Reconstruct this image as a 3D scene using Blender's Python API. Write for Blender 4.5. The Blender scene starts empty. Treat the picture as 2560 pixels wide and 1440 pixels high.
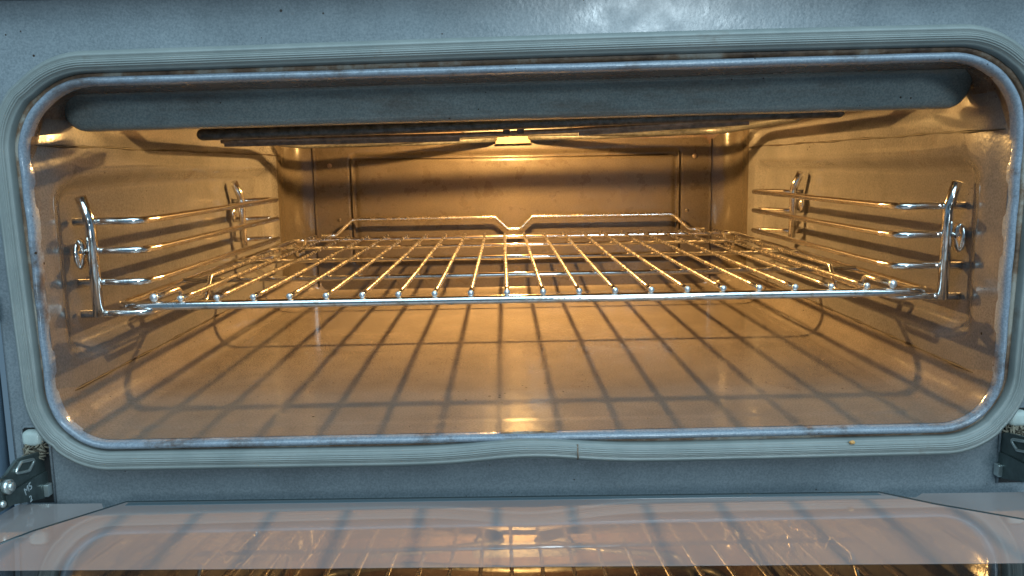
import bpy, math, random
from mathutils import Vector, Matrix
random.seed(7)
S = bpy.context.scene
COL = S.collection

# ------------------------------------------------------------------ camera
cd = bpy.data.cameras.new('camera'); cam = bpy.data.objects.new('camera', cd); COL.objects.link(cam)
right = Vector((0.99978104, -0.0122738, -0.0169479))
up = Vector((0.01854439, 0.14446755, 0.98933575))
fwd = Vector((0.00969449, 0.98943341, -0.14466353))
m = Matrix((right, up, -fwd)).transposed().to_4x4()
m.translation = Vector((-0.0120924, -0.4781579, 0.0724014))
cam.matrix_world = m
cd.sensor_width = 36; cd.lens = 2107.03 / 2560 * 36
cd.clip_start = 0.01; cd.clip_end = 50
S.camera = cam
S.render.resolution_x = 1024; S.render.resolution_y = 576

# ------------------------------------------------------------------ world and lights
W = bpy.data.worlds.new('World'); S.world = W; W.use_nodes = True
bg = W.node_tree.nodes['Background']
bg.inputs[0].default_value = (0.36, 0.62, 0.86, 1); bg.inputs[1].default_value = 0.27

def area(name, loc, target, sx, sy, power, col):
    d = bpy.data.lights.new(name, 'AREA'); d.shape = 'RECTANGLE'; d.size = sx; d.size_y = sy
    d.energy = power; d.color = col
    o = bpy.data.objects.new(name, d); COL.objects.link(o); o.location = loc
    o.rotation_euler = (Vector(target) - Vector(loc)).to_track_quat('-Z', 'Y').to_euler()
    return o
area('window_light', (0.15, -1.2, 1.25), (0, -0.1, 0.0), 2.2, 1.5, 24, (0.56, 0.84, 1.0))
area('top_fill_light', (0.05, -0.50, 0.74), (0, -0.05, 0.0), 1.1, 0.30, 3.0, (0.60, 0.86, 1.0))  # added fill lamp, makes the frame brighter at the top than the bottom
area('kitchen_lamp_light', (0.42, -2.1, 0.52), (0.05, -0.05, 0.15), 0.34, 0.24, 13.0, (0.72, 0.9, 1.0))

LAMP = (0.0, 0.305, 0.126)
pl = bpy.data.lights.new('oven_lamp_light', 'POINT'); pl.energy = 8.3; pl.color = (1.0, 0.56, 0.175)
pl.shadow_soft_size = 0.0034
plo = bpy.data.objects.new('oven_lamp_light', pl); COL.objects.link(plo); plo.location = LAMP

S.view_settings.view_transform = 'Standard'
S.view_settings.look = 'None'
S.view_settings.exposure = 0.0
S.view_settings.gamma = 1.0
S.view_settings.use_curve_mapping = False
S.render.engine = 'CYCLES'
S.cycles.max_bounces = 10; S.cycles.diffuse_bounces = 2; S.cycles.glossy_bounces = 6
S.cycles.sample_clamp_indirect = 8.0
S.cycles.blur_glossy = 0.4

# ------------------------------------------------------------------ materials
def new_mat(name):
    mt = bpy.data.materials.new(name); mt.use_nodes = True
    nt = mt.node_tree
    return mt, nt, nt.nodes['Principled BSDF']

def noise(nt, scale, detail=3, rough=0.5, vec=None, stretch=None):
    n = nt.nodes.new('ShaderNodeTexNoise'); n.inputs['Scale'].default_value = scale
    n.inputs['Detail'].default_value = detail; n.inputs['Roughness'].default_value = rough
    tc = nt.nodes.new('ShaderNodeTexCoord')
    if stretch:
        mp = nt.nodes.new('ShaderNodeMapping'); mp.inputs['Scale'].default_value = stretch
        nt.links.new(tc.outputs['Object'], mp.inputs[0]); nt.links.new(mp.outputs[0], n.inputs['Vector'])
    else:
        nt.links.new(tc.outputs['Object'], n.inputs['Vector'])
    return n

def ramp(nt, fac, stops):
    r = nt.nodes.new('ShaderNodeValToRGB')
    e = r.color_ramp.elements
    e[0].position, e[0].color = stops[0][0], (*stops[0][1], 1)
    e[1].position, e[1].color = stops[1][0], (*stops[1][1], 1)
    for p, c in stops[2:]:
        k = e.new(p); k.color = (*c, 1)
    nt.links.new(fac, r.inputs[0])
    return r.outputs[0]

def mix(nt, fac, a, b, mode='MIX'):
    n = nt.nodes.new('ShaderNodeMix'); n.data_type = 'RGBA'; n.blend_type = mode
    for sock, v in ((n.inputs[0], fac), (n.inputs[6], a), (n.inputs[7], b)):
        if isinstance(v, (int, float)): sock.default_value = v
        elif isinstance(v, tuple): sock.default_value = (*v, 1)
        else: nt.links.new(v, sock)
    return n.outputs[2]

def bump(nt, h, strength, dist, p, prev=None):
    b = nt.nodes.new('ShaderNodeBump'); b.inputs['Strength'].default_value = strength
    b.inputs['Distance'].default_value = dist
    nt.links.new(h, b.inputs['Height'])
    if prev: nt.links.new(prev, b.inputs['Normal'])
    nt.links.new(b.outputs[0], p.inputs['Normal'])
    return b.outputs[0]

def g3(v): return (v, v, v)

def enamel(name, c0, c1, rough=0.24, stains=0.0, spec=0.5, peel=0.25, stainpos=(0.62, 0.75), stretch=None, specks=True):
    mt, nt, p = new_mat(name)
    sp = noise(nt, 900, 2, 0.7)
    col = ramp(nt, sp.outputs[0], [(0.36, c0), (0.64, c1)])
    cl = noise(nt, 26, 4, 0.6)
    col = mix(nt, 1.0, col, ramp(nt, cl.outputs[0], [(0.3, g3(0.86)), (0.7, g3(1.10))]), 'MULTIPLY')
    if specks:
        v = nt.nodes.new('ShaderNodeTexVoronoi'); v.inputs['Scale'].default_value = 150
        tc = nt.nodes.new('ShaderNodeTexCoord'); nt.links.new(tc.outputs['Object'], v.inputs['Vector'])
        gate = noise(nt, 17, 2)
        add = nt.nodes.new('ShaderNodeMath'); add.operation = 'MULTIPLY_ADD'
        nt.links.new(gate.outputs[0], add.inputs[0]); add.inputs[1].default_value = -0.42
        nt.links.new(v.outputs['Distance'], add.inputs[2])
        f = ramp(nt, add.outputs[0], [(-0.0, g3(1.0)), (0.0001, g3(0.0))])
        sub = nt.nodes.new('ShaderNodeMath'); sub.operation = 'LESS_THAN'
        nt.links.new(add.outputs[0], sub.inputs[0]); sub.inputs[1].default_value = -0.172
        col = mix(nt, sub.outputs[0], col, (0.035, 0.022, 0.015))
    if stains > 0:
        st = noise(nt, 20, 8, 0.72, stretch=stretch)
        f = ramp(nt, st.outputs[0], [(stainpos[0], g3(0.0)), (stainpos[1], g3(stains))])
        col = mix(nt, f, col, (0.085, 0.045, 0.022))
    nt.links.new(col, p.inputs['Base Color'])
    r = noise(nt, 60, 5, 0.6)
    rr = nt.nodes.new('ShaderNodeMapRange'); nt.links.new(r.outputs[0], rr.inputs[0])
    rr.inputs[1].default_value = 0.3; rr.inputs[2].default_value = 0.7
    rr.inputs[3].default_value = rough * 0.75; rr.inputs[4].default_value = rough * 1.35
    nt.links.new(rr.outputs[0], p.inputs['Roughness'])
    p.inputs['Specular IOR Level'].default_value = spec
    b1 = noise(nt, 420, 2, 0.5)
    bump(nt, b1.outputs[0], peel, 0.0006, p)
    return mt

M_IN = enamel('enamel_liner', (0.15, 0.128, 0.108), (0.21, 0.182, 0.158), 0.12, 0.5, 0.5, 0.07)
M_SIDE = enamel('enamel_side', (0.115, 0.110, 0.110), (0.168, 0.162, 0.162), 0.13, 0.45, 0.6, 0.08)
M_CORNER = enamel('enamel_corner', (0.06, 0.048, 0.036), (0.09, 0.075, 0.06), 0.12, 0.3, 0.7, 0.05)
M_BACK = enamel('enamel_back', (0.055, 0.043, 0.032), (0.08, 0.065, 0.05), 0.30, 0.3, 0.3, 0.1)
M_CEIL = enamel('enamel_ceiling', (0.09, 0.065, 0.05), (0.16, 0.125, 0.10), 0.25, 0.9, 0.5, 0.15, (0.48, 0.62))
M_BEAM = enamel('enamel_beam', (0.13, 0.155, 0.155), (0.20, 0.225, 0.22), 0.15, 0.6, 0.5, 0.12, (0.50, 0.70), (0.5, 2, 2.5))
M_FRAME = enamel('enamel_frame', (0.175, 0.20, 0.215), (0.25, 0.275, 0.29), 0.27, 0.12, 0.5, 0.11, (0.62, 0.8))
M_LIP = enamel('enamel_lip', (0.20, 0.235, 0.28), (0.29, 0.33, 0.38), 0.16, 0.8, 0.6, 0.3, (0.53, 0.64))

def simple(name, col, rough, metal=0.0, nscale=0, namp=0.25, bscale=0, bstr=0.2, **kw):
    mt, nt, p = new_mat(name)
    if nscale:
        n = noise(nt, nscale, 6, 0.65)
        a = tuple(c * (1 - namp) for c in col); b = tuple(min(1, c * (1 + namp)) for c in col)
        nt.links.new(ramp(nt, n.outputs[0], [(0.3, a), (0.7, b)]), p.inputs['Base Color'])
    else:
        p.inputs['Base Color'].default_value = (*col, 1)
    p.inputs['Roughness'].default_value = rough; p.inputs['Metallic'].default_value = metal
    if bscale:
        b = noise(nt, bscale, 4); bump(nt, b.outputs[0], bstr, 0.0005, p)
    for k, v in kw.items(): p.inputs[k].default_value = v
    return mt

def chrome(name, col, rough, stain):
    mt, nt, p = new_mat(name)
    n = noise(nt, 160, 8, 0.75)
    c = ramp(nt, n.outputs[0], [(0.50, col), (0.68, tuple(a * b for a, b in zip(col, stain)))])
    nt.links.new(c, p.inputs['Base Color']); p.inputs['Metallic'].default_value = 1
    r = ramp(nt, n.outputs[0], [(0.45, g3(rough)), (0.7, g3(rough * 2.4))])
    nt.links.new(r, p.inputs['Roughness'])
    b = noise(nt, 260, 4); bump(nt, b.outputs[0], 0.12, 0.0005, p)
    return mt
M_CHROME = chrome('chrome', (0.86, 0.86, 0.86), 0.09, (0.55, 0.40, 0.25))
M_WIRE = chrome('chrome_wire', (0.88, 0.87, 0.83), 0.17, (0.62, 0.45, 0.28))
M_WELD = simple('weld_bead', (0.82, 0.84, 0.85), 0.34, 0.85, 500, 0.1)
M_ELEM = simple('element_sheath', (0.07, 0.072, 0.074), 0.40, 0.3, 260, 0.7, 300, 0.5)
M_STRIP = simple('scorched_steel', (0.22, 0.17, 0.14), 0.38, 0.35, 200, 0.5, 300, 0.3)
M_BRACK = simple('bracket_steel', (0.15, 0.11, 0.045), 0.5, 0.1, 150, 0.25, 200, 0.2)
M_GLASSLAMP = simple('lamp_glass', (0.9, 0.8, 0.6), 0.3)
M_GASK = None
def gasket_mat():
    mt, nt, p = new_mat('gasket_silicone')
    n = noise(nt, 45, 6, 0.65)
    c = ramp(nt, n.outputs[0], [(0.3, (0.20, 0.222, 0.212)), (0.7, (0.27, 0.288, 0.272))])
    n2 = noise(nt, 22, 7, 0.72)
    c = mix(nt, ramp(nt, n2.outputs[0], [(0.60, g3(0)), (0.74, g3(0.75))]), c, (0.13, 0.085, 0.055))
    nt.links.new(c, p.inputs['Base Color']); p.inputs['Roughness'].default_value = 0.42
    b = noise(nt, 300, 3); bump(nt, b.outputs[0], 0.1, 0.0004, p)
    return mt
M_GASK = gasket_mat()
def grime_mat():
    mt, nt, p = new_mat('baked_grime')
    n = noise(nt, 45, 8, 0.7)
    c = ramp(nt, n.outputs[0], [(0.33, (0.06, 0.03, 0.016)), (0.50, (0.20, 0.12, 0.07)), (0.62, (0.34, 0.31, 0.26))])
    nt.links.new(c, p.inputs['Base Color']); p.inputs['Roughness'].default_value = 0.5
    b = noise(nt, 500, 5); bump(nt, b.outputs[0], 0.6, 0.0008, p)
    return mt
M_GRIME = grime_mat()
M_SEAM_SHADE = simple('seam_and_shade', (0.028, 0.018, 0.012), 0.6, 0, 300, 0.5)  # near-black of the sheet joints, also used for painted groove shade
M_HINGE = simple('hinge_steel', (0.13, 0.165, 0.16), 0.36, 0.65, 90, 0.35, 200, 0.25)
M_BRIGHT = simple('bright_steel', (0.66, 0.72, 0.70), 0.28, 0.8, 120, 0.15, 150, 0.2)
M_ROLL = simple('ceramic_roller', (0.52, 0.58, 0.54), 0.45, 0, 120, 0.2, 200, 0.3)
M_DARK = simple('slot_dark', (0.012, 0.012, 0.012), 0.7)
M_LINT = simple('lint', (0.22, 0.19, 0.14), 0.9, 0, 300, 0.5)
M_CRUMB = simple('crumb', (0.75, 0.38, 0.12), 0.6, 0, 900, 0.3, 900, 0.5)
M_TRIM = simple('blue_trim', (0.20, 0.28, 0.36), 0.25, 0.3, 30, 0.15, 200, 0.1)
M_PANEL = simple('control_panel_underside', (0.05, 0.06, 0.07), 0.5)
M_INK = simple('stamped_letters', (0.75, 0.82, 0.84), 0.35, 0.3)
def frit_mat(name, col, rough, ior):
    mt, nt, p = new_mat(name)
    n = noise(nt, 9, 5, 0.6)
    c = ramp(nt, n.outputs[0], [(0.3, tuple(a * 0.93 for a in col)), (0.7, tuple(a * 1.06 for a in col))])
    nt.links.new(c, p.inputs['Base Color'])
    s = noise(nt, 14, 6, 0.6, stretch=(3, 0.6, 1))
    r = ramp(nt, s.outputs[0], [(0.45, g3(rough)), (0.75, g3(rough * 3 + 0.01))])
    nt.links.new(r, p.inputs['Roughness'])
    p.inputs['IOR'].default_value = ior
    return mt
M_FRIT = frit_mat('printed_glass', (0.30, 0.25, 0.24), 0.004, 1.75)
M_PANE = frit_mat('dark_glass', (0.012, 0.012, 0.011), 0.012, 1.95)
M_DOOR = frit_mat('door_body', (0.32, 0.28, 0.27), 0.06, 1.6)
M_EDGE = simple('glass_edge', (0.03, 0.045, 0.05), 0.2)
M_EDGE2 = simple('glass_bevel', (0.10, 0.14, 0.16), 0.15)

# ------------------------------------------------------------------ helpers
def thing(name, label, cat, loc=(0, 0, 0), group=None):
    o = bpy.data.objects.new(name, None); COL.objects.link(o); o.location = loc
    o.empty_display_size = 0.02
    o['label'] = label; o['category'] = cat
    if group: o['group'] = group
    return o

def obj(name, verts, faces, mat, parent=None, smooth=True, label=None):
    off = Vector((0, 0, 0))
    q = parent
    while q is not None:
        off += q.location; q = q.parent
    me = bpy.data.meshes.new(name)
    me.from_pydata([tuple(Vector(v) - off) for v in verts], [], faces)
    me.update()
    if smooth:
        me.polygons.foreach_set('use_smooth', [True] * len(me.polygons))
    me.materials.append(mat)
    o = bpy.data.objects.new(name, me); COL.objects.link(o)
    if parent: o.parent = parent
    if label: o['label'] = label
    return o

def merge(*parts):
    V, F = [], []
    for v, f in parts:
        b = len(V); V += list(v); F += [tuple(i + b for i in q) for q in f]
    return V, F

def fillet(pts, r, n=6, closed=False):
    pts = [Vector(p) for p in pts]
    out = []
    N = len(pts)
    for i, p in enumerate(pts):
        if not closed and i in (0, N - 1): out.append(p); continue
        rad = r[i] if isinstance(r, (list, tuple)) else r
        a = pts[(i - 1) % N]; b = pts[(i + 1) % N]
        u = (a - p); v = (b - p); lu, lv = u.length, v.length
        u.normalize(); v.normalize()
        ang = u.angle(v)
        if ang > 3.12 or rad <= 0: out.append(p); continue
        t = min(rad / math.tan(ang / 2), lu * 0.48, lv * 0.48)
        for k in range(n + 1):
            s = k / n
            q0 = p + u * t; q1 = p + v * t
            out.append((1 - s) ** 2 * q0 + 2 * s * (1 - s) * p + s * s * q1)
    return out

def tube(pts, r, seg=10, closed=False, caps=True, dome=False):
    pts = [Vector(p) for p in pts]
    q = [pts[0]]
    for p in pts[1:]:
        if (p - q[-1]).length > 1e-6: q.append(p)
    pts = q; N = len(pts)
    T = []
    for i in range(N):
        a = pts[(i - 1) % N] if (closed or i > 0) else pts[i]
        b = pts[(i + 1) % N] if (closed or i < N - 1) else pts[i]
        T.append((b - a).normalized())
    ref = Vector((0, 0, 1)) if abs(T[0].z) < 0.9 else Vector((1, 0, 0))
    nrm = (ref - T[0] * ref.dot(T[0])).normalized()
    rings = []; V = []; F = []
    def ring(c, nn, tt, rad):
        bn = tt.cross(nn)
        return [c + (nn * math.cos(2 * math.pi * k / seg) + bn * math.sin(2 * math.pi * k / seg)) * rad for k in range(seg)]
    frames = []
    for i in range(N):
        nrm = (nrm - T[i] * nrm.dot(T[i])).normalized()
        frames.append(nrm.copy())
    rr = r if callable(r) else (lambda i: r)
    if dome and not closed:
        for a in (80, 60, 40, 20):
            s = math.radians(a)
            V += ring(pts[0] - T[0] * rr(0) * math.sin(s), frames[0], T[0], rr(0) * math.cos(s))
    for i in range(N): V += ring(pts[i], frames[i], T[i], rr(i))
    if dome and not closed:
        for a in (20, 40, 60, 80):
            s = math.radians(a)
            V += ring(pts[-1] + T[-1] * rr(N - 1) * math.sin(s), frames[-1], T[-1], rr(N - 1) * math.cos(s))
    R = len(V) // seg
    for i in range(R if closed else R - 1):
        a, b = i * seg, ((i + 1) % R) * seg
        for k in range(seg):
            k2 = (k + 1) % seg
            F.append((a + k, b + k, b + k2, a + k2))
    if not closed and caps:
        F.append(tuple(range(seg))); F.append(tuple(reversed(range((R - 1) * seg, R * seg))))
    return V, F

def ball(c, r, sx=1, sy=1, sz=1, n=10, mth=7):
    V = [(c[0], c[1], c[2] + r * sz)]; F = []
    for i in range(1, mth):
        a = math.pi * i / mth
        for k in range(n):
            b = 2 * math.pi * k / n
            V.append((c[0] + r * sx * math.sin(a) * math.cos(b), c[1] + r * sy * math.sin(a) * math.sin(b), c[2] + r * sz * math.cos(a)))
    V.append((c[0], c[1], c[2] - r * sz))
    for k in range(n): F.append((0, 1 + k, 1 + (k + 1) % n))
    for i in range(mth - 2):
        for k in range(n):
            a = 1 + i * n + k; b = 1 + i * n + (k + 1) % n
            F.append((a, a + n, b + n, b))
    e = len(V) - 1; s = 1 + (mth - 2) * n
    for k in range(n): F.append((s + k, e, s + (k + 1) % n))
    return V, F

def box(x0, x1, y0, y1, z0, z1):
    V = [(x, y, z) for x in (x0, x1) for y in (y0, y1) for z in (z0, z1)]
    F = [(0, 1, 3, 2), (4, 6, 7, 5), (0, 4, 5, 1), (2, 3, 7, 6), (0, 2, 6, 4), (1, 5, 7, 3)]
    return V, F

def bevel(o, w, seg=3):
    b = o.modifiers.new('bevel', 'BEVEL'); b.width = w; b.segments = seg; b.limit_method = 'ANGLE'
    b.angle_limit = math.radians(35)
    return o

def prism(poly, axis, a, b):
    """poly: 2D points; extruded along axis from a to b"""
    n = len(poly)
    def P(u, v, w):
        return {'x': (w, u, v), 'y': (u, w, v), 'z': (u, v, w)}[axis]
    V = [P(u, v, a) for u, v in poly] + [P(u, v, b) for u, v in poly]
    F = [tuple(range(n)), tuple(reversed(range(n, 2 * n)))]
    for i in range(n):
        j = (i + 1) % n; F.append((i, i + n, j + n, j))
    return V, F

# rounded rectangle path in (x, z): list of (x, z, nx, nz, segment)
def rrect(hw, z0, z1, r, nb=100, ns=60, nc=14, cx=0.0, rt=None):
    out = []
    rt = r if rt is None else rt
    def seg(xa, za, xb, zb, nx, nz, n, tag):
        for i in range(n):
            t = i / n
            out.append((xa + (xb - xa) * t + cx, za + (zb - za) * t, nx, nz, tag))
    def arc(x, z, a0, n, r=r):
        for i in range(n):
            a = a0 + math.pi / 2 * i / n
            out.append((x + r * math.cos(a) + cx, z + r * math.sin(a), math.cos(a), math.sin(a), 'c'))
    seg(-hw + r, z0, hw - r, z0, 0, -1, nb, 'bottom'); arc(hw - r, z0 + r, -math.pi / 2, nc)
    seg(hw, z0 + r, hw, z1 - rt, 1, 0, ns, 'right'); arc(hw - rt, z1 - rt, 0, nc, rt)
    seg(hw - rt, z1, -hw + rt, z1, 0, 1, nb, 'top'); arc(-hw + rt, z1 - rt, math.pi / 2, nc, rt)
    seg(-hw, z1 - rt, -hw, z0 + r, -1, 0, ns, 'left'); arc(-hw + r, z0 + r, math.pi, nc)
    return out

def sm(t):
    t = max(0.0, min(1.0, t)); return t * t * (3 - 2 * t)

OVEN = thing('oven', 'blue grey enamelled built-in oven with its door lying open and warm lamp lit', 'oven', (0, 0, 0))

# ------------------------------------------------------------------ cavity liner
CX = -0.0008
FLOOR = -0.0655
def tilt(x, y, z, amt=0.0125):
    return z + amt * x * sm(z / 0.10) * (1 - sm((y + 0.03) / 0.10))
def flare(x, y, z):
    return x + x / 0.245 * 0.013 * (z - 0.02) * (1 - sm((y + 0.05) / 0.03))
def section(y):
    """hw, z0, z1, r, cx"""
    def lerp(a, b, t): return a + (b - a) * sm(t)
    k = sm((y + 0.0525) / 0.02)
    hw = 0.2438 - 0.0008 * k
    if y < -0.034: z0 = -0.0657
    else: z0 = FLOOR - 0.0002 + 0.0002 * sm((y + 0.034) / 0.003)
    z1 = 0.1165 + (0.1155 - 0.1165) * sm((y + 0.0525) / 0.026)
    if y > -0.018: z1 = lerp(0.1155, 0.136, (y + 0.018) / 0.010)
    r = lerp(0.027, 0.022, (y + 0.0525) / 0.03)
    cx = CX * (1 - sm((y + 0.03) / 0.15))
    if y > 0.415:
        t = (y - 0.415) / 0.030
        ins = 0.030 * (1 - math.sqrt(max(0, 1 - t * t)))
        hw -= ins; z1 -= ins * 1.25; z0 += ins * 0.15; r = max(0.008, r - ins * 0.6)
    return hw, z0, z1, r, cx
ys = [-0.0525 + 0.0185 * i / 8 for i in range(9)]
ys += [-0.034 + 0.449 * i / 190 for i in range(1, 191)]
ys += [0.415 + 0.030 * math.sin(math.pi / 2 * i / 12) for i in range(1, 13)]
NB, NS, NC = 60, 70, 14
loops = []
RY0, RY1, RZ0, RZ1 = -0.021, 0.376, -0.032, 0.0745
def recess(y, z, side):
    y0 = RY0 if side < 0 else RY0 + 0.008
    cy, cz = (y0 + RY1) / 2, (RZ0 + RZ1) / 2
    hy, hz = (RY1 - y0) / 2, (RZ1 - RZ0) / 2
    rr_ = 0.016
    dy, dz = (abs(y - cy) - (hy - rr_)) * (0.45 if y < cy and abs(y - cy) > hy - rr_ else 1), abs(z - cz) - (hz - rr_)
    d = math.hypot(max(dy, 0), max(dz, 0)) + min(max(dy, dz), 0) - rr_
    return 0.0085 * sm(-d / 0.0115)
for y in ys:
    hw, z0, z1, r, cx = section(y)
    L = []
    rtop = 0.034 + (0.013 - 0.034) * sm((y + 0.0515) / 0.016) if y < 0 else 0.013 + 0.013 * sm(y / 0.04)
    if y > 0.415: rtop = r
    for x, z, nx, nz, tag in rrect(hw, z0, z1, r, NB, NS, NC, cx, rtop):
        if abs(nx) > 0.9 and y < 0.41:
            x += math.copysign(recess(y, z, nx), nx)
        L.append((flare(x, y, z), y, tilt(x, y, z)))
    loops.append(L)
n = len(loops[0])
idx = {'floor': [], 'side_wall': [], 'side_wall.r': [], 'ceiling': []}
tags = rrect(0.24, -0.07, 0.12, 0.03, NB, NS, NC)
qb = NB // 1
def which(k):
    x, z, nx, nz, tag = tags[k]
    # the bottom fillets belong to the floor sheet, the top fillets to the ceiling sheet
    if tag == 'bottom': return 'floor'
    if tag == 'top': return 'ceiling'
    if tag == 'right': return 'side_wall.r'
    if tag == 'left': return 'side_wall'
    return 'floor' if nz < 0.001 and z < 0 else 'ceiling'
kinds = [which(k) for k in range(n)]
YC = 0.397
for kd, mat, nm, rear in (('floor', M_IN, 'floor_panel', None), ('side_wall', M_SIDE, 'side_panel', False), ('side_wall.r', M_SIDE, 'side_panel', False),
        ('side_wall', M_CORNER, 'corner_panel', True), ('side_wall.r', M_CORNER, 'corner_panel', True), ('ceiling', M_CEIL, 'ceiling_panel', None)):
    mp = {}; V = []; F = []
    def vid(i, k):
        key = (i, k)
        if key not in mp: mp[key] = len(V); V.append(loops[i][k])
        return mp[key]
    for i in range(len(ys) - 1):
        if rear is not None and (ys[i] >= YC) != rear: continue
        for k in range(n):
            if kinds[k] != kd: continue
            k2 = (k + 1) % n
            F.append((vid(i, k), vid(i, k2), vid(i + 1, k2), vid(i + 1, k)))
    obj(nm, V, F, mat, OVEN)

# back panel with its embossed field
BY = 0.445
hw, z0, z1, r, cx = section(BY)
V, F = [], []
NX, NZ = 180, 80
bx0, bx1, bz0, bz1 = -hw - 0.006, hw + 0.006, z0 - 0.006, z1 + 0.006
for j in range(NZ + 1):
    z = bz0 + (bz1 - bz0) * j / NZ
    for i in range(NX + 1):
        x = bx0 + (bx1 - bx0) * i / NX
        dx = abs(x - 0.003) - (0.176 - 0.004); dz = abs(z - 0.0265) - (0.057 - 0.004)
        d = math.hypot(max(dx, 0), max(dz, 0)) + min(max(dx, dz), 0) - 0.004
        rib = 0.0040 * math.exp(-(d / 0.0024) ** 2)
        y = BY + 0.0025 * sm(-d / 0.003) + rib
        V.append((x, y, z))
for j in range(NZ):
    for i in range(NX):
        a = j * (NX + 1) + i
        F.append((a, a + 1, a + NX + 2, a + NX + 1))
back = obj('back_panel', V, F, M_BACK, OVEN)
for sx in (-1, 1):      # vertical joints beside the rounded rear corners
    obj('panel_joint', *tube([(sx * 0.2155, BY - 0.0006, z0 + 0.004), (sx * 0.2155, BY - 0.0006, z1 - 0.002)], 0.0007, 6), M_SEAM_SHADE, OVEN)
for x, zb_, zt_ in ((-0.1745, -0.030, 0.080), (0.1805, -0.028, 0.083)):
    obj('embossed_edge_shade', *tube([(x, BY + 0.0004, zb_), (x, BY + 0.0004, zt_)], 0.0016, 8, dome=True), M_SEAM_SHADE, OVEN)  # dark tubes stand in for the shade along the embossed groove
obj('weld_line', *tube([(-0.16, BY + 0.0024, 0.0805), (0.168, BY + 0.0024, 0.0805)], 0.0005, 6), M_SEAM_SHADE, OVEN)
def screw(x, y, z, r, axis, parent=OVEN, mat=M_STRIP):
    V, F = ball((x, y, z), r, *( (0.5, 1, 1) if axis == 'x' else (1, 0.5, 1)), n=16, mth=10)
    s = obj('screw', V, F, mat, parent)
    V, F = tube([(x + (0.0002 if axis == 'x' else 0), y, z), (x + (0.00021 if axis == 'x' else 0), y - (0.0002 if axis == 'y' else 0), z)], r * 1.25, 16)
    return s
for p in ((-0.198, 0.0745), (0.1975, 0.0785)):
    screw(p[0], BY - 0.0006, p[1], 0.0026, 'y')
for p in ((-0.197, 0.052), (0.196, 0.052), (-0.19, 0.016), (0.19, 0.02)):
    obj('rivet', *ball((p[0], BY - 0.0002, p[1]), 0.002, 1, 0.35, 1), M_BACK, OVEN)
# wall seams: lower and upper joint of the side sheets, drawn as dark lines
for sx in (-1, 1):
    def wx(y, z):
        hw_, a, b, c, cx_ = section(y)
        return sx * hw_ + cx_ + sx * (recess(y, z, sx) if y < 0.41 else 0) - sx * 0.0001
    for zz, rr_, nm in ((-0.0435, 0.0009, 'lower_seam'), (0.0862, 0.0008, 'upper_seam')):
        pts = [(wx(y, zz), y, zz + (0.0 if zz < 0 else 0.0003 * math.sin(y * 60))) for y in [(-0.048 + 0.462 * i / 60) for i in range(61)]]
        rad = [rr_ * (0.35 + 0.9 * abs(math.sin(i * 0.9 + sx) * math.sin(i * 0.37))) for i in range(61)]
        obj(nm, *tube(pts, lambda i, rad=rad: rad[i], 6), M_SEAM_SHADE, OVEN)
# small round wall plugs
obj('wall_plug', *ball((0.2432, -0.0425, -0.026), 0.0026, 0.35, 1, 1), M_GRIME, OVEN)
obj('wall_plug', *ball((-0.2440, 0.055, -0.0335), 0.0020, 0.35, 1, 1.2), M_GRIME, OVEN)

# ------------------------------------------------------------------ embossed front beam of the ceiling
def beam():
    x0, x1 = -0.2475, 0.2425
    zb, zt = 0.0968, 0.1172
    # (y, z) profile of the face, going from the strip under the lip down and under
    prof = [(-0.0280, 0.1159), (-0.0262, 0.11565), (-0.0248, 0.1150), (-0.0240, 0.1137), (-0.0234, 0.1115), (-0.0226, 0.1080), (-0.0216, 0.1040),
            (-0.0206, 0.1006), (-0.0196, 0.0984), (-0.0180, 0.0970), (-0.0160, 0.0964), (-0.0120, 0.0962), (-0.0060, 0.0975), (0.0000, 0.1040), (0.0030, 0.1150), (0.004, 0.1300)]
    NXB = 140
    V, F = [], []
    for i in range(NXB + 1):
        t = i / NXB
        # denser at the ends
        u = 0.5 - 0.5 * math.cos(math.pi * t)
        x = x0 + (x1 - x0) * u
        e = min(x - x0, x1 - x)
        R = 0.013
        g = math.sqrt(max(0.0, 1 - (1 - min(e, R) / R) ** 2)) if e < R else 1.0
        for (y, z) in prof:
            zm = 0.1158
            zz = zm + (z - zm) * g if z < zm else z
            yy = -0.0120 + (y + 0.0120) * (0.35 + 0.65 * g)
            yy += 0.0004 * math.sin(x * 40)
            V.append((x, yy, tilt(x, -0.03, zz, 0.010)))
    k = len(prof)
    for i in range(NXB):
        for j in range(k - 1):
            a = i * k + j
            F.append((a, a + k, a + k + 1, a + 1))
    return V, F
obj('ceiling_beam', *beam(), M_BEAM, OVEN)

# ------------------------------------------------------------------ opening lip, groove, gasket, frame
def sweep(ringfn, prof, rows_closed=False):
    """ringfn(nn) -> list of (x, z) for outward offset nn ; prof list of (n, y)"""
    V, F = [], []
    for (nn, y) in prof:
        L = ringfn(nn, y)
        V += L
    m_ = len(L); R = len(prof)
    for i in range(R - 1):
        for k in range(m_):
            k2 = (k + 1) % m_
            F.append((i * m_ + k, i * m_ + k2, (i + 1) * m_ + k2, (i + 1) * m_ + k))
    return V, F

def dent(x, z, s=1.0):
    # small dings and chips on the exposed rim
    return s * 0.0004 * (math.sin(x * 210 + 3 * z) * math.sin(z * 260 + 1.3) + 0.6 * math.sin(x * 95 + z * 71))

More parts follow.
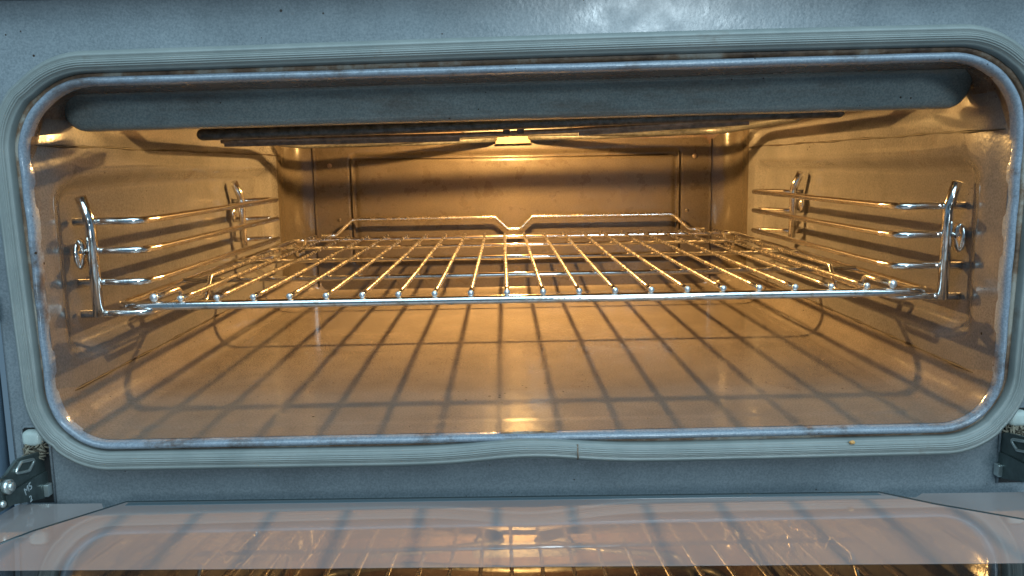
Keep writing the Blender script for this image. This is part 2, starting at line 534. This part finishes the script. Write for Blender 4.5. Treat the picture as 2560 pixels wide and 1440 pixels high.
def lip_ring(nn, y):
    out = []
    for x, z, nx, nz, tag in rrect(0.2438, -0.0660, 0.1165, 0.027, 120, 60, 18, CX, 0.034):
        d = dent(x, z, 0.7 if abs(nx) > 0.6 else 0.25)
        out.append((flare(x, -0.05, z) + nx * (nn + d), y + d * 0.5, tilt(x, y, z + nz * (nn + d))))
    return out
lip_prof = [(0.0, -0.0505), (-0.0001, -0.0530), (0.0002, -0.0550), (0.0009, -0.0566), (0.0020, -0.0574), (0.0031, -0.0570), (0.0040, -0.0558), (0.0045, -0.0540), (0.0047, -0.046)]
obj('opening_rim', *sweep(lip_ring, lip_prof), M_LIP, OVEN)

GX = 0.0000
def bumpz(x): return 0.0042 * math.exp(-((x - 0.0) / 0.034) ** 2)
def gask_ring(nn, y):
    out = []
    for x, z, nx, nz, tag in rrect(0.2512, -0.0718, 0.1236, 0.034, 160, 70, 22, GX, 0.040):
        w = 1.0 - 0.13 * nx * nx     # the sides lean outward and show less
        b = bumpz(x) if nz < -0.5 else 0.0
        wob = 0.0007 * math.sin(x * 9 + 1.0) * (1 if abs(nz) > 0.7 else 0) + 0.0006 * math.sin(z * 22) * (1 if abs(nx) > 0.7 else 0)
        out.append((flare(x, -0.05, z) + nx * (nn * w + wob), y - (0.002 * b / 0.0042 if b else 0), tilt(x, y, z + nz * (nn * w + wob) + b)))
    return out
# groove between rim and gasket, full of baked-on dirt
obj('rim_groove', *sweep(lambda nn, y: [(x + nx * nn, y, tilt(x, y, z + nz * nn)) for x, z, nx, nz, t in rrect(0.2480, -0.0700, 0.1200, 0.0305, 120, 60, 18, CX, 0.037)],
                         [(-0.003, -0.0500), (0.000, -0.0512), (0.003, -0.0518), (0.006, -0.0505), (0.008, -0.0495)]), M_GRIME, OVEN)
gp = [(0.0000, -0.0510), (-0.0004, -0.0545), (0.0002, -0.0572), (0.0008, -0.0585), (0.0014, -0.0580)]
nrib = 5
for k in range(nrib):
    a = 0.0018 + k * 0.00095
    base = -0.0598 - 0.0010 * math.sin(math.pi * (k + 0.5) / nrib)
    gp += [(a, base + 0.00034), (a + 0.00028, base), (a + 0.0006, base), (a + 0.00082, base + 0.00034)]
gp += [(0.0069, -0.0606), (0.0080, -0.0602), (0.0091, -0.0590), (0.0100, -0.0568), (0.0104, -0.0540), (0.0100, -0.0505), (0.0094, -0.0470)]
gasket = obj('door_gasket', *sweep(gask_ring, gp), M_GASK, OVEN)
obj('gasket_lip', *sweep(lambda nn, y: gask_ring(nn, y), [(-0.0030, -0.0512), (-0.0028, -0.0528), (-0.0012, -0.0534), (0.0004, -0.0530)]), M_GRIME, gasket, label='brown stained inner flap of the gasket')

b_ = bumpz(0.0245)
obj('gasket_join', *tube([(0.0245, -0.0600, -0.0735 + b_), (0.0243, -0.0625, -0.0765 + b_), (0.0245, -0.0626, -0.0795 + b_), (0.0244, -0.0605, -0.0813 + b_)], 0.0004, 6), M_GRIME, gasket)
FY = -0.0480
def frame_ring(nn, y):
    return [(x + nx * nn, y, tilt(x, y, z + nz * nn)) for x, z, nx, nz, t in rrect(0.2480, -0.0700, 0.1200, 0.0305, 120, 60, 18, CX, 0.037)]
V1 = [frame_ring(0.0045, FY), frame_ring(0.012, FY)]
outer = []
for x, z, nx, nz, t in rrect(0.2480, -0.0700, 0.1200, 0.0305, 120, 60, 18, CX, 0.037):
    # project to the outer rectangle
    X0, X1, Z0, Z1 = -0.2705, 0.33, -0.155, 0.1556
    if t == 'bottom': outer.append((x * 1.08, FY, Z0))
    elif t == 'top': outer.append((x * 1.08, FY, Z1))
    elif t == 'left': outer.append((X0, FY, z))
    elif t == 'right': outer.append((X1, FY, z))
    else:
        c = Vector((x - CX, z - 0.025)); 
        # corners: swing along the outer rectangle from one side to the other
        a = math.atan2(abs(nz), abs(nx)) / (math.pi / 2)
        px_, pz_ = x - CX > 0, z > 0.02
        sx_, sz_ = (X1 if px_ else X0), (Z1 if pz_ else Z0)
        ex = ((0.2480 - (0.037 if pz_ else 0.0305)) * (1 if px_ else -1) + CX) * 1.08; ez = (0.1200 - 0.037) if pz_ else (-0.0700 + 0.0305)
        if a < 0.5: outer.append((sx_, FY, ez + (sz_ - ez) * a * 2))
        else: outer.append((sx_ + (ex - sx_) * (a - 0.5) * 2, FY, sz_))
V = V1[0] + V1[1] + outer; mth_ = len(outer); F = []
for i in range(2):
    for k in range(mth_):
        k2 = (k + 1) % mth_
        F.append((i * mth_ + k, i * mth_ + k2, (i + 1) * mth_ + k2, (i + 1) * mth_ + k))
obj('front_frame', V, F, M_FRAME, OVEN, smooth=False)
obj('frame_edge', *tube([(-0.2705, FY + 0.002, -0.15), (-0.2705, FY + 0.002, 0.156)], 0.002, 12), M_FRAME, OVEN)
obj('frame_edge', *tube([(-0.2705, FY + 0.002, 0.1556), (0.33, FY + 0.002, 0.1556)], 0.002, 12), M_FRAME, OVEN)
obj('side_trim', *tube([(-0.2800, -0.050, -0.16), (-0.2800, -0.050, 0.24)], 0.0058, 20), M_TRIM, OVEN)
obj('trim_hook', *tube(fillet([(-0.2760, -0.054, 0.0130), (-0.2690, -0.056, 0.0125), (-0.2685, -0.056, -0.001)], 0.002), 0.0016, 8), M_TRIM, OVEN)
obj('trim_hook', *tube(fillet([(-0.2760, -0.056, 0.036), (-0.2688, -0.057, 0.034), (-0.2688, -0.057, 0.028)], 0.002), 0.0014, 8), M_TRIM, OVEN)
o = obj('control_panel', *box(-0.34, 0.34, -0.062, -0.02, 0.1592, 0.24), M_PANEL, OVEN, smooth=False); bevel(o, 0.002)
obj('gap_liner', *box(-0.34, 0.34, -0.040, -0.020, 0.150, 0.170), M_DARK, OVEN, smooth=False)
obj('gap_liner', *box(-0.2765, -0.270, -0.040, -0.020, -0.16, 0.24), M_DARK, OVEN, smooth=False)

# ------------------------------------------------------------------ heating element, bracket and lamp
def tz(x): return 0.0975 + 0.019 * x
e1 = obj('heating_element', *tube([(-0.1945, 0.048, tz(-0.1945)), (-0.1, 0.048, tz(-0.1) - 0.0003), (0.0, 0.048, tz(0.0)), (0.1, 0.048, tz(0.1) + 0.0002), (0.196, 0.048, tz(0.196))], 0.0036, 18, dome=True), M_ELEM, OVEN)
def EP(x, y, dz=0.0): return (x, y, tz(x) + dz)
obj('element_loop', *tube(fillet([(0.196, 0.062, 0.112), (0.196, 0.085, 0.112), EP(0.197, 0.125, 0.001), EP(0.197, 0.335, 0.0), EP(0.12, 0.354, 0.001), EP(0.05, 0.352, 0.004), EP(0.0, 0.351, 0.0055), EP(-0.05, 0.352, 0.004), EP(-0.12, 0.353, 0.001), EP(-0.197, 0.325), EP(-0.197, 0.125, 0.001), (-0.196, 0.085, 0.110), (-0.196, 0.062, 0.112)],
        [0, 0.02, 0.03, 0.04, 0.08, 0.08, 0.08, 0.08, 0.08, 0.04, 0.03, 0.02, 0], 8), 0.0033, 16), M_ELEM, e1)
obj('inner_loop', *tube(fillet([(0.018, 0.440, 0.1015), (0.022, 0.428, 0.1010), EP(0.09, 0.396, 0.001), EP(0.165, 0.378, 0.001), (0.175, 0.350, 0.112), (0.150, 0.12, 0.117), (0.0, 0.11, 0.117), (-0.150, 0.12, 0.117),
        (-0.175, 0.350, 0.111), EP(-0.165, 0.378, 0.001), EP(-0.09, 0.396, 0.001), (-0.022, 0.428, 0.0995), (-0.018, 0.440, 0.1005)], 0.014, 8), 0.0033, 14), M_ELEM, e1)
# scorched support strips just behind the front tube
def stripz(x):
    P = [(-0.194, 0.0898), (-0.0415, 0.0908), (0.0342, 0.0928), (0.192, 0.1003)]
    for (a, za), (b, zb) in zip(P, P[1:]):
        if x <= b: return za + (zb - za) * (x - a) / (b - a)
    return P[-1][1]
pts = [(-0.194 + 0.386 * i / 40, 0.080, stripz(-0.194 + 0.386 * i / 40) + 0.0010) for i in range(41)]
sup = obj('support_rail', *tube(pts, 0.0017, 10), M_STRIP, OVEN)
def flange(xa, xb):
    P = []
    N_ = 24
    V, F = [], []
    for i in range(N_ + 1):
        x = xa + (xb - xa) * i / N_
        z = stripz(x)
        V += [(x, 0.0795, z - 0.0003), (x, 0.0795, z - 0.0026), (x, 0.0812, z - 0.0028), (x, 0.0812, z - 0.0003)]
    for i in range(N_):
        a = i * 4
        for k in range(4):
            F.append((a + k, a + 4 + k, a + 4 + (k + 1) % 4, a + (k + 1) % 4))
    F.append((0, 1, 2, 3)); F.append(tuple(reversed((N_ * 4, N_ * 4 + 1, N_ * 4 + 2, N_ * 4 + 3))))
    return V, F
obj('flange', *flange(-0.192, -0.0390), M_STRIP, sup, smooth=False)
obj('flange', *flange(0.0385, 0.150), M_STRIP, sup, smooth=False)
for x in (-0.181, -0.136, 0.115, 0.166):
    z = stripz(x) + 0.0024
    obj('clip', *tube(fillet([(x - 0.006, 0.079, z), (x - 0.001, 0.078, z + 0.0018), (x + 0.002, 0.078, z + 0.0002), (x + 0.007, 0.079, z + 0.0004)], 0.001), 0.0006, 6), M_STRIP, sup)
for x in (-0.0085, 0.0005):
    z = stripz(x)
    o = obj('clip', *box(x - 0.0022, x + 0.0022, 0.070, 0.0775, z - 0.0002, z + 0.0058), M_ELEM, sup, smooth=False); bevel(o, 0.0005)

# trapezoid mounting bracket on the rear of the ceiling, lit by the lamp
def q(px_x, z): return (px_x, z)
by = 0.439
brk = obj('mounting_bracket', *prism([(-0.052, 0.1085), (-0.043, 0.0955), (0.052, 0.0975), (0.063, 0.112), (0.063, 0.124), (-0.052, 0.124)], 'y', by, by + 0.002), M_ELEM, OVEN, smooth=False)
obj('bracket_tab', *prism([(-0.018, 0.1035), (-0.018, 0.0945), (0.0195, 0.0952), (0.0175, 0.1035)], 'y', by - 0.004, by - 0.003), M_BRACK, brk, smooth=False)
obj('bracket_tab', *prism([(-0.041, 0.0972), (-0.035, 0.1012), (-0.021, 0.1022), (-0.024, 0.0992)], 'y', by - 0.003, by - 0.002), M_BRACK, brk, smooth=False)
obj('bracket_tab', *prism([(0.0265, 0.1022), (0.031, 0.1002), (0.041, 0.1000), (0.0400, 0.1040), (0.029, 0.1036)], 'y', by - 0.003, by - 0.002), M_BRACK, brk, smooth=False)

# lamp: low glass dome in the ceiling behind the beam
mt, nt, p = new_mat('lit_lamp_glass')
p.inputs['Base Color'].default_value = (1, 0.8, 0.5, 1)
p.inputs['Emission Color'].default_value = (1.0, 0.60, 0.24, 1); p.inputs['Emission Strength'].default_value = 1.2
lamp = obj('oven_lamp', *ball((LAMP[0], LAMP[1], 0.1385), 0.013, 1, 1, 0.35, 24, 12), mt, OVEN)
obj('lamp_collar', *tube([(0.020 * math.cos(a), LAMP[1] + 0.020 * math.sin(a), 0.1362) for a in [2 * math.pi * i / 32 for i in range(32)]], 0.0015, 8, closed=True), M_STRIP, lamp)

# ------------------------------------------------------------------ oven rack
s = 0.0207
RK = thing('oven_rack', 'chrome wire oven rack with raised rear rail sitting between the side rails', 'oven rack', (0, 0, -0.004))
D = 0.4201
hwR = 0.2345
fr = fillet([(-hwR, 0, -0.0040), (hwR, 0, -0.0040), (hwR, D, -0.0035), (-hwR, D, -0.0035)], [0.014] * 4, 8, closed=True)
obj('outer_frame', *tube(fr, 0.0026, 14, closed=True), M_CHROME, RK)
for yy in (0.1013, 0.2151, 0.3223):
    obj('cross_bar', *tube([(-hwR + 0.0015, yy, -0.0030), (hwR - 0.0015, yy, -0.0030)], 0.0018, 12), M_CHROME, RK)
random.seed(3)
for i in range(20):
    x = (i - 9.5) * s
    wob = [random.uniform(-1, 1) * 0.0003 for _ in range(6)]
    pts = [(x, -0.0006, 0.0004), (x, 0.02, 0.0001), (x + wob[0], 0.10, 0.0000), (x + wob[1], 0.215, 0.0), (x + wob[2], 0.322, 0.0), (x, D + 0.0008, 0.0002)]
    w = obj('rack_wire', *tube(pts, 0.00138, 10), M_WIRE, RK)
    obj('weld', *ball((x, -0.0012, 0.0003), 0.0019, 1.0, 0.7, 0.95), M_WELD, w)
for sx in (-1, 1):
    x = sx * 0.2115
    pts = fillet([(x, -0.001, 0.0008), (x, 0.036, 0.0008), (x - sx * 0.001, 0.046, -0.0135), (x - sx * 0.001, 0.078, -0.0135), (x, 0.093, 0.0012), (x, 0.330, 0.0005),
                  (x, 0.338, -0.011), (x, 0.362, -0.011), (x, 0.372, 0.0005), (x, D, 0.0005)], [0, .006, .004, .004, .006, .006, .004, .004, .006, 0], 6)
    w = obj('stop_wire', *tube(pts, 0.0015, 10), M_WIRE, RK)
    obj('weld', *ball((x, -0.0014, 0.0010), 0.0025, 1.0, 0.7, 1.0), M_WELD, w)
hz = 0.0168
pts = fillet([(-0.205, D, 0.001), (-0.190, D + 0.004, 0.001), (-0.174, 0.434, hz), (-0.020, 0.434, hz), (-0.006, 0.434, 0.0035), (0.006, 0.434, 0.0035), (0.020, 0.434, hz), (0.172, 0.434, hz), (0.188, D + 0.004, 0.001), (0.204, D, 0.001)],
             [0, 0.006, 0.008, 0.006, 0.005, 0.005, 0.006, 0.008, 0.006, 0], 7)
obj('rear_rail', *tube(pts, 0.0021, 12), M_WIRE, RK)

# ------------------------------------------------------------------ side rails
def side_rail(sx, label):
    T = thing('side_rail', label, 'side rail', (sx * 0.241, -0.005, -0.008), 'chrome side rails in the cavity')
    dy = 0.0 if sx < 0 else 0.006
    ry = 0.268 if sx < 0 else 0.256
    px = sx * 0.2410
    post = fillet([(px, -0.0065 + dy, -0.0085), (px, -0.0075 + dy, 0.044), (px + sx * 0.0022, -0.0112 + dy, 0.0590)], 0.012, 6)
    obj('front_post', *tube(post, 0.0030, 16), M_CHROME, T)
    post = fillet([(px, ry, 0.004), (px, ry, 0.047), (px + sx * 0.003, ry - 0.008, 0.0615)], 0.010, 6)
    obj('rear_post', *tube(post, 0.0030, 16), M_CHROME, T)
    for z in (0.0452, 0.0288, 0.0110, -0.0068):
        xi = sx * 0.2125
        pts = [(sx * 0.2500, -0.0080 + dy, z), (sx * 0.236, -0.0050 + dy, z), (xi + sx * 0.002, -0.0045 + dy, z), (xi - sx * 0.0005, 0.012 + dy, z),
               (xi - sx * 0.001, 0.272, z), (sx * 0.2185, 0.283, z), (sx * 0.236, ry + 0.004, z), (sx * 0.2495, ry - 0.001, z)]
        obj('rail_wire', *tube(fillet(pts, [0, .004, .008, .02, .008, .006, .006, 0], 7), 0.0021, 12), M_CHROME, T)
    # fixing studs: a large round head seen edge on behind each post
    for (yy, zz, rr_) in ((-0.0105 + dy, 0.0275, 0.0088), (ry - 0.006, 0.0345, 0.0062)):
        xx = sx * 0.2462
        V, F = [], []
        for (dx, r_) in ((0.0020, 0.001), (0.0018, rr_ * 0.6), (0.0009, rr_ * 0.94), (0.0002, rr_), (-0.0006, rr_ * 0.96), (-0.0012, rr_ * 0.7)):
            for k in range(28):
                a = 2 * math.pi * k / 28
                V.append((xx - sx * dx, yy + r_ * math.cos(a) * 0.8, zz + r_ * math.sin(a)))
        for i in range(5):
            for k in range(28):
                k2 = (k + 1) % 28
                F.append((i * 28 + k, i * 28 + k2, (i + 1) * 28 + k2, (i + 1) * 28 + k))
        F.append(tuple(range(28)))
        obj('fixing_screw', V, F, M_CHROME, T)
    return T
side_rail(-1, 'chrome three-level side rail on the left wall of the oven cavity')
side_rail(1, 'chrome three-level side rail on the right wall of the oven cavity')

# ------------------------------------------------------------------ open door
GA, GB = -0.0943, -0.0608
def gz(y, off=0.0): return GA + GB * y + off
def plate(poly, top, th):
    n_ = len(poly)
    V = [(x, y, gz(y, top)) for x, y in poly] + [(x, y, gz(y, top - th)) for x, y in poly]
    F = [tuple(range(n_)), tuple(reversed(range(n_, 2 * n_)))]
    for i in range(n_):
        j = (i + 1) % n_; F.append((i, i + n_, j + n_, j))
    return V, F
DOOR = obj('oven_door', *plate([(-0.262, -0.0655), (-0.262, -0.56), (0.265, -0.56), (0.265, -0.0790), (0.1955, -0.0775), (0.190, -0.083), (-0.214, -0.075), (-0.219, -0.0665)], -0.0045, 0.02), M_DOOR, OVEN, smooth=False)
fy = -0.1590
band = [(-0.2005, -0.0790), (0.1690, -0.0880), (0.1875, -0.1063), (0.2155, -0.1277), (0.262, -0.160), (0.262, -0.1750), (-0.262, -0.1568), (-0.262, -0.1500), (-0.2318, -0.1311), (-0.2261, -0.1166)]
band.reverse()
obj('printed_border', *plate(band, 0.0, 0.0035), M_FRIT, DOOR, smooth=False, label='milky grey printed border of the inner door glass')
pane = [(-0.262, -0.1570), (0.262, -0.1752), (0.262, -0.56), (-0.262, -0.56)]
pane.reverse()
obj('glass_pane', *plate(pane, -0.0001, 0.0035), M_PANE, DOOR, smooth=False)
edge = [(-0.2335, -0.1312), (-0.2263, -0.1150), (-0.2008, -0.0780), (0.1692, -0.0870), (0.1880, -0.1053), (0.2160, -0.1268), (0.262, -0.159)]
obj('glass_edge', *tube([(x, y, gz(y, -0.0007)) for x, y in edge], 0.0011, 8), M_EDGE, DOOR)
for off in (0.0030,):
    e2 = [(-0.1995, -0.0810), (0.1688, -0.0900)]
    obj('glass_bevel', *plate([(-0.1990, -0.0800), (-0.1990, -0.0838), (0.1685, -0.0915), (0.1678, -0.0888)], 0.00025, 0.001), M_EDGE2, DOOR, smooth=False)

# ------------------------------------------------------------------ hinges in their slots
def hinge(sx, xin):
    # xin: inner face of the arm
    slot = obj('hinge_slot', *box(min(sx * 0.2515 + CX, sx * 0.2655 + CX), max(sx * 0.2515 + CX, sx * 0.2655 + CX), FY - 0.0004, FY + 0.001, -0.1010, -0.0590), M_DARK, OVEN, smooth=False)
    xa = sx * 0.2515 + CX; xb = sx * 0.2655 + CX
    obj('slot_edge', *tube(fillet([(xa, FY - 0.0006, -0.101), (xa, FY - 0.0006, -0.059), (xb, FY - 0.0006, -0.059), (xb, FY - 0.0006, -0.101)], 0.003), 0.0007, 8), M_FRAME, slot)
    c = (xa + xb) / 2 + sx * 0.0005
    o = obj('roller', *box(c - 0.0052, c + 0.0052, FY - 0.0050, FY + 0.003, -0.0690, -0.0605), M_ROLL, slot, smooth=True); bevel(o, 0.0028, 4)
    H = obj('hinge', *prism([(-0.0470, -0.0740), (-0.0526, -0.0716), (-0.0671, -0.0691), (-0.0723, -0.0688), (-0.0816, -0.0726), (-0.0885, -0.0738), (-0.105, -0.080), (-0.106, -0.0888), (-0.0912, -0.0886), (-0.0779, -0.0898), (-0.0570, -0.0960), (-0.0470, -0.0985)],
                             'x', xin, xin + sx * 0.0018), M_HINGE, OVEN, smooth=False)
    bevel(H, 0.0004, 2)
    xi = xin - sx * 0.0006
    # raised loop pressed into the upper part, and a bent lower leaf
    obj('pressed_loop', *tube(fillet([(xi, -0.0575, -0.0735), (xi, -0.0700, -0.0708), (xi, -0.0765, -0.0745), (xi, -0.0640, -0.0775)], 0.002, 5, closed=True), 0.0008, 8, closed=True), M_BRIGHT, H)
    obj('lower_leaf', *prism([(-0.0480, -0.0835), (-0.0600, -0.0825), (-0.0850, -0.0822), (-0.0850, -0.0880), (-0.0779, -0.0892), (-0.0570, -0.0955), (-0.0480, -0.0980)], 'x', xin - sx * 0.0002, xin - sx * 0.0010), M_HINGE, H, smooth=False)
    V, F = tube([(xi + sx * 0.001, -0.0840, -0.0782), (xi - sx * 0.0020, -0.0840, -0.0782)], 0.0036, 18)
    obj('rivet', V, F, M_BRIGHT, H)
    obj('rivet', *tube([(xi - sx * 0.0015, -0.0840, -0.0782), (xi - sx * 0.0034, -0.0840, -0.0782)], 0.0022, 16), M_BRIGHT, H)
    obj('rivet', *ball((xi - sx * 0.0003, -0.0890, -0.0850), 0.0018), M_BRIGHT, H)
    o = obj('foot_clip', *box(min(xi, xi - sx * 0.0026), max(xi, xi - sx * 0.0026), -0.0535, -0.0490, -0.0960, -0.0895), M_BRIGHT, H, smooth=False); bevel(o, 0.0005)
    # lint packed under the roller
    parts = []
    rnd = random.Random(5 + sx)
    for k in range(60):
        x = c + rnd.uniform(-0.005, 0.005); z = -0.0715 + rnd.uniform(-0.0035, 0.0030); y = FY - 0.0015 + rnd.uniform(-0.003, 0.001)
        a, b = rnd.uniform(-1, 1) * 0.0035, rnd.uniform(-1, 1) * 0.003
        parts.append(tube([(x - a, y, z - b), (x + rnd.uniform(-1, 1) * 0.001, y - 0.001, z + rnd.uniform(-1, 1) * 0.001), (x + a, y + 0.0005, z + b)], rnd.uniform(0.00025, 0.0007), 5))
    l = obj('packed_lint', *merge(*parts), M_LINT, slot); l['kind'] = 'stuff'
    return H
HL = hinge(-1, -0.2560)
HR = hinge(1, 0.2512)
# stamped letters on the left hinge arm
def stamp(txt, y, z, size, tilt):
    cu = bpy.data.curves.new('stamped_text', 'FONT'); cu.body = txt; cu.size = size; cu.extrude = 0.0001
    cu.materials.append(M_INK)
    o = bpy.data.objects.new('stamped_text', cu); COL.objects.link(o)
    # text in the yz-plane, facing +x, reading towards +y
    R_ = Matrix(((0, 0, 1), (1, 0, 0), (0, 1, 0))).to_4x4()
    o.matrix_world = Matrix.Translation((-0.2550, y, z)) @ Matrix.Rotation(math.radians(tilt), 4, 'X') @ R_
    dg = bpy.context.evaluated_depsgraph_get()
    me = bpy.data.meshes.new_from_object(o.evaluated_get(dg))
    mw = o.matrix_world.copy()
    bpy.data.objects.remove(o)
    me.transform(mw)
    n_ = bpy.data.objects.new('stamped_text', me); COL.objects.link(n_); n_.parent = HL
    return n_
stamp('MS', -0.0702, -0.0885, 0.0056, 14)
stamp('2', -0.0665, -0.0935, 0.0048, 14)

# ------------------------------------------------------------------ crumb lying on the gasket
V, F = ball((0.1668, -0.0600, -0.0728), 0.0011, 1.5, 1, 0.9, 8, 5)
V = [(x + random.uniform(-1, 1) * 0.0003, y + random.uniform(-1, 1) * 0.0002, z + random.uniform(-1, 1) * 0.0003) for x, y, z in V]
cr = obj('crumb', V, F, M_CRUMB, None, smooth=False)
cr['label'] = 'tiny orange crumb caught on the lower gasket at the right'; cr['category'] = 'crumb'
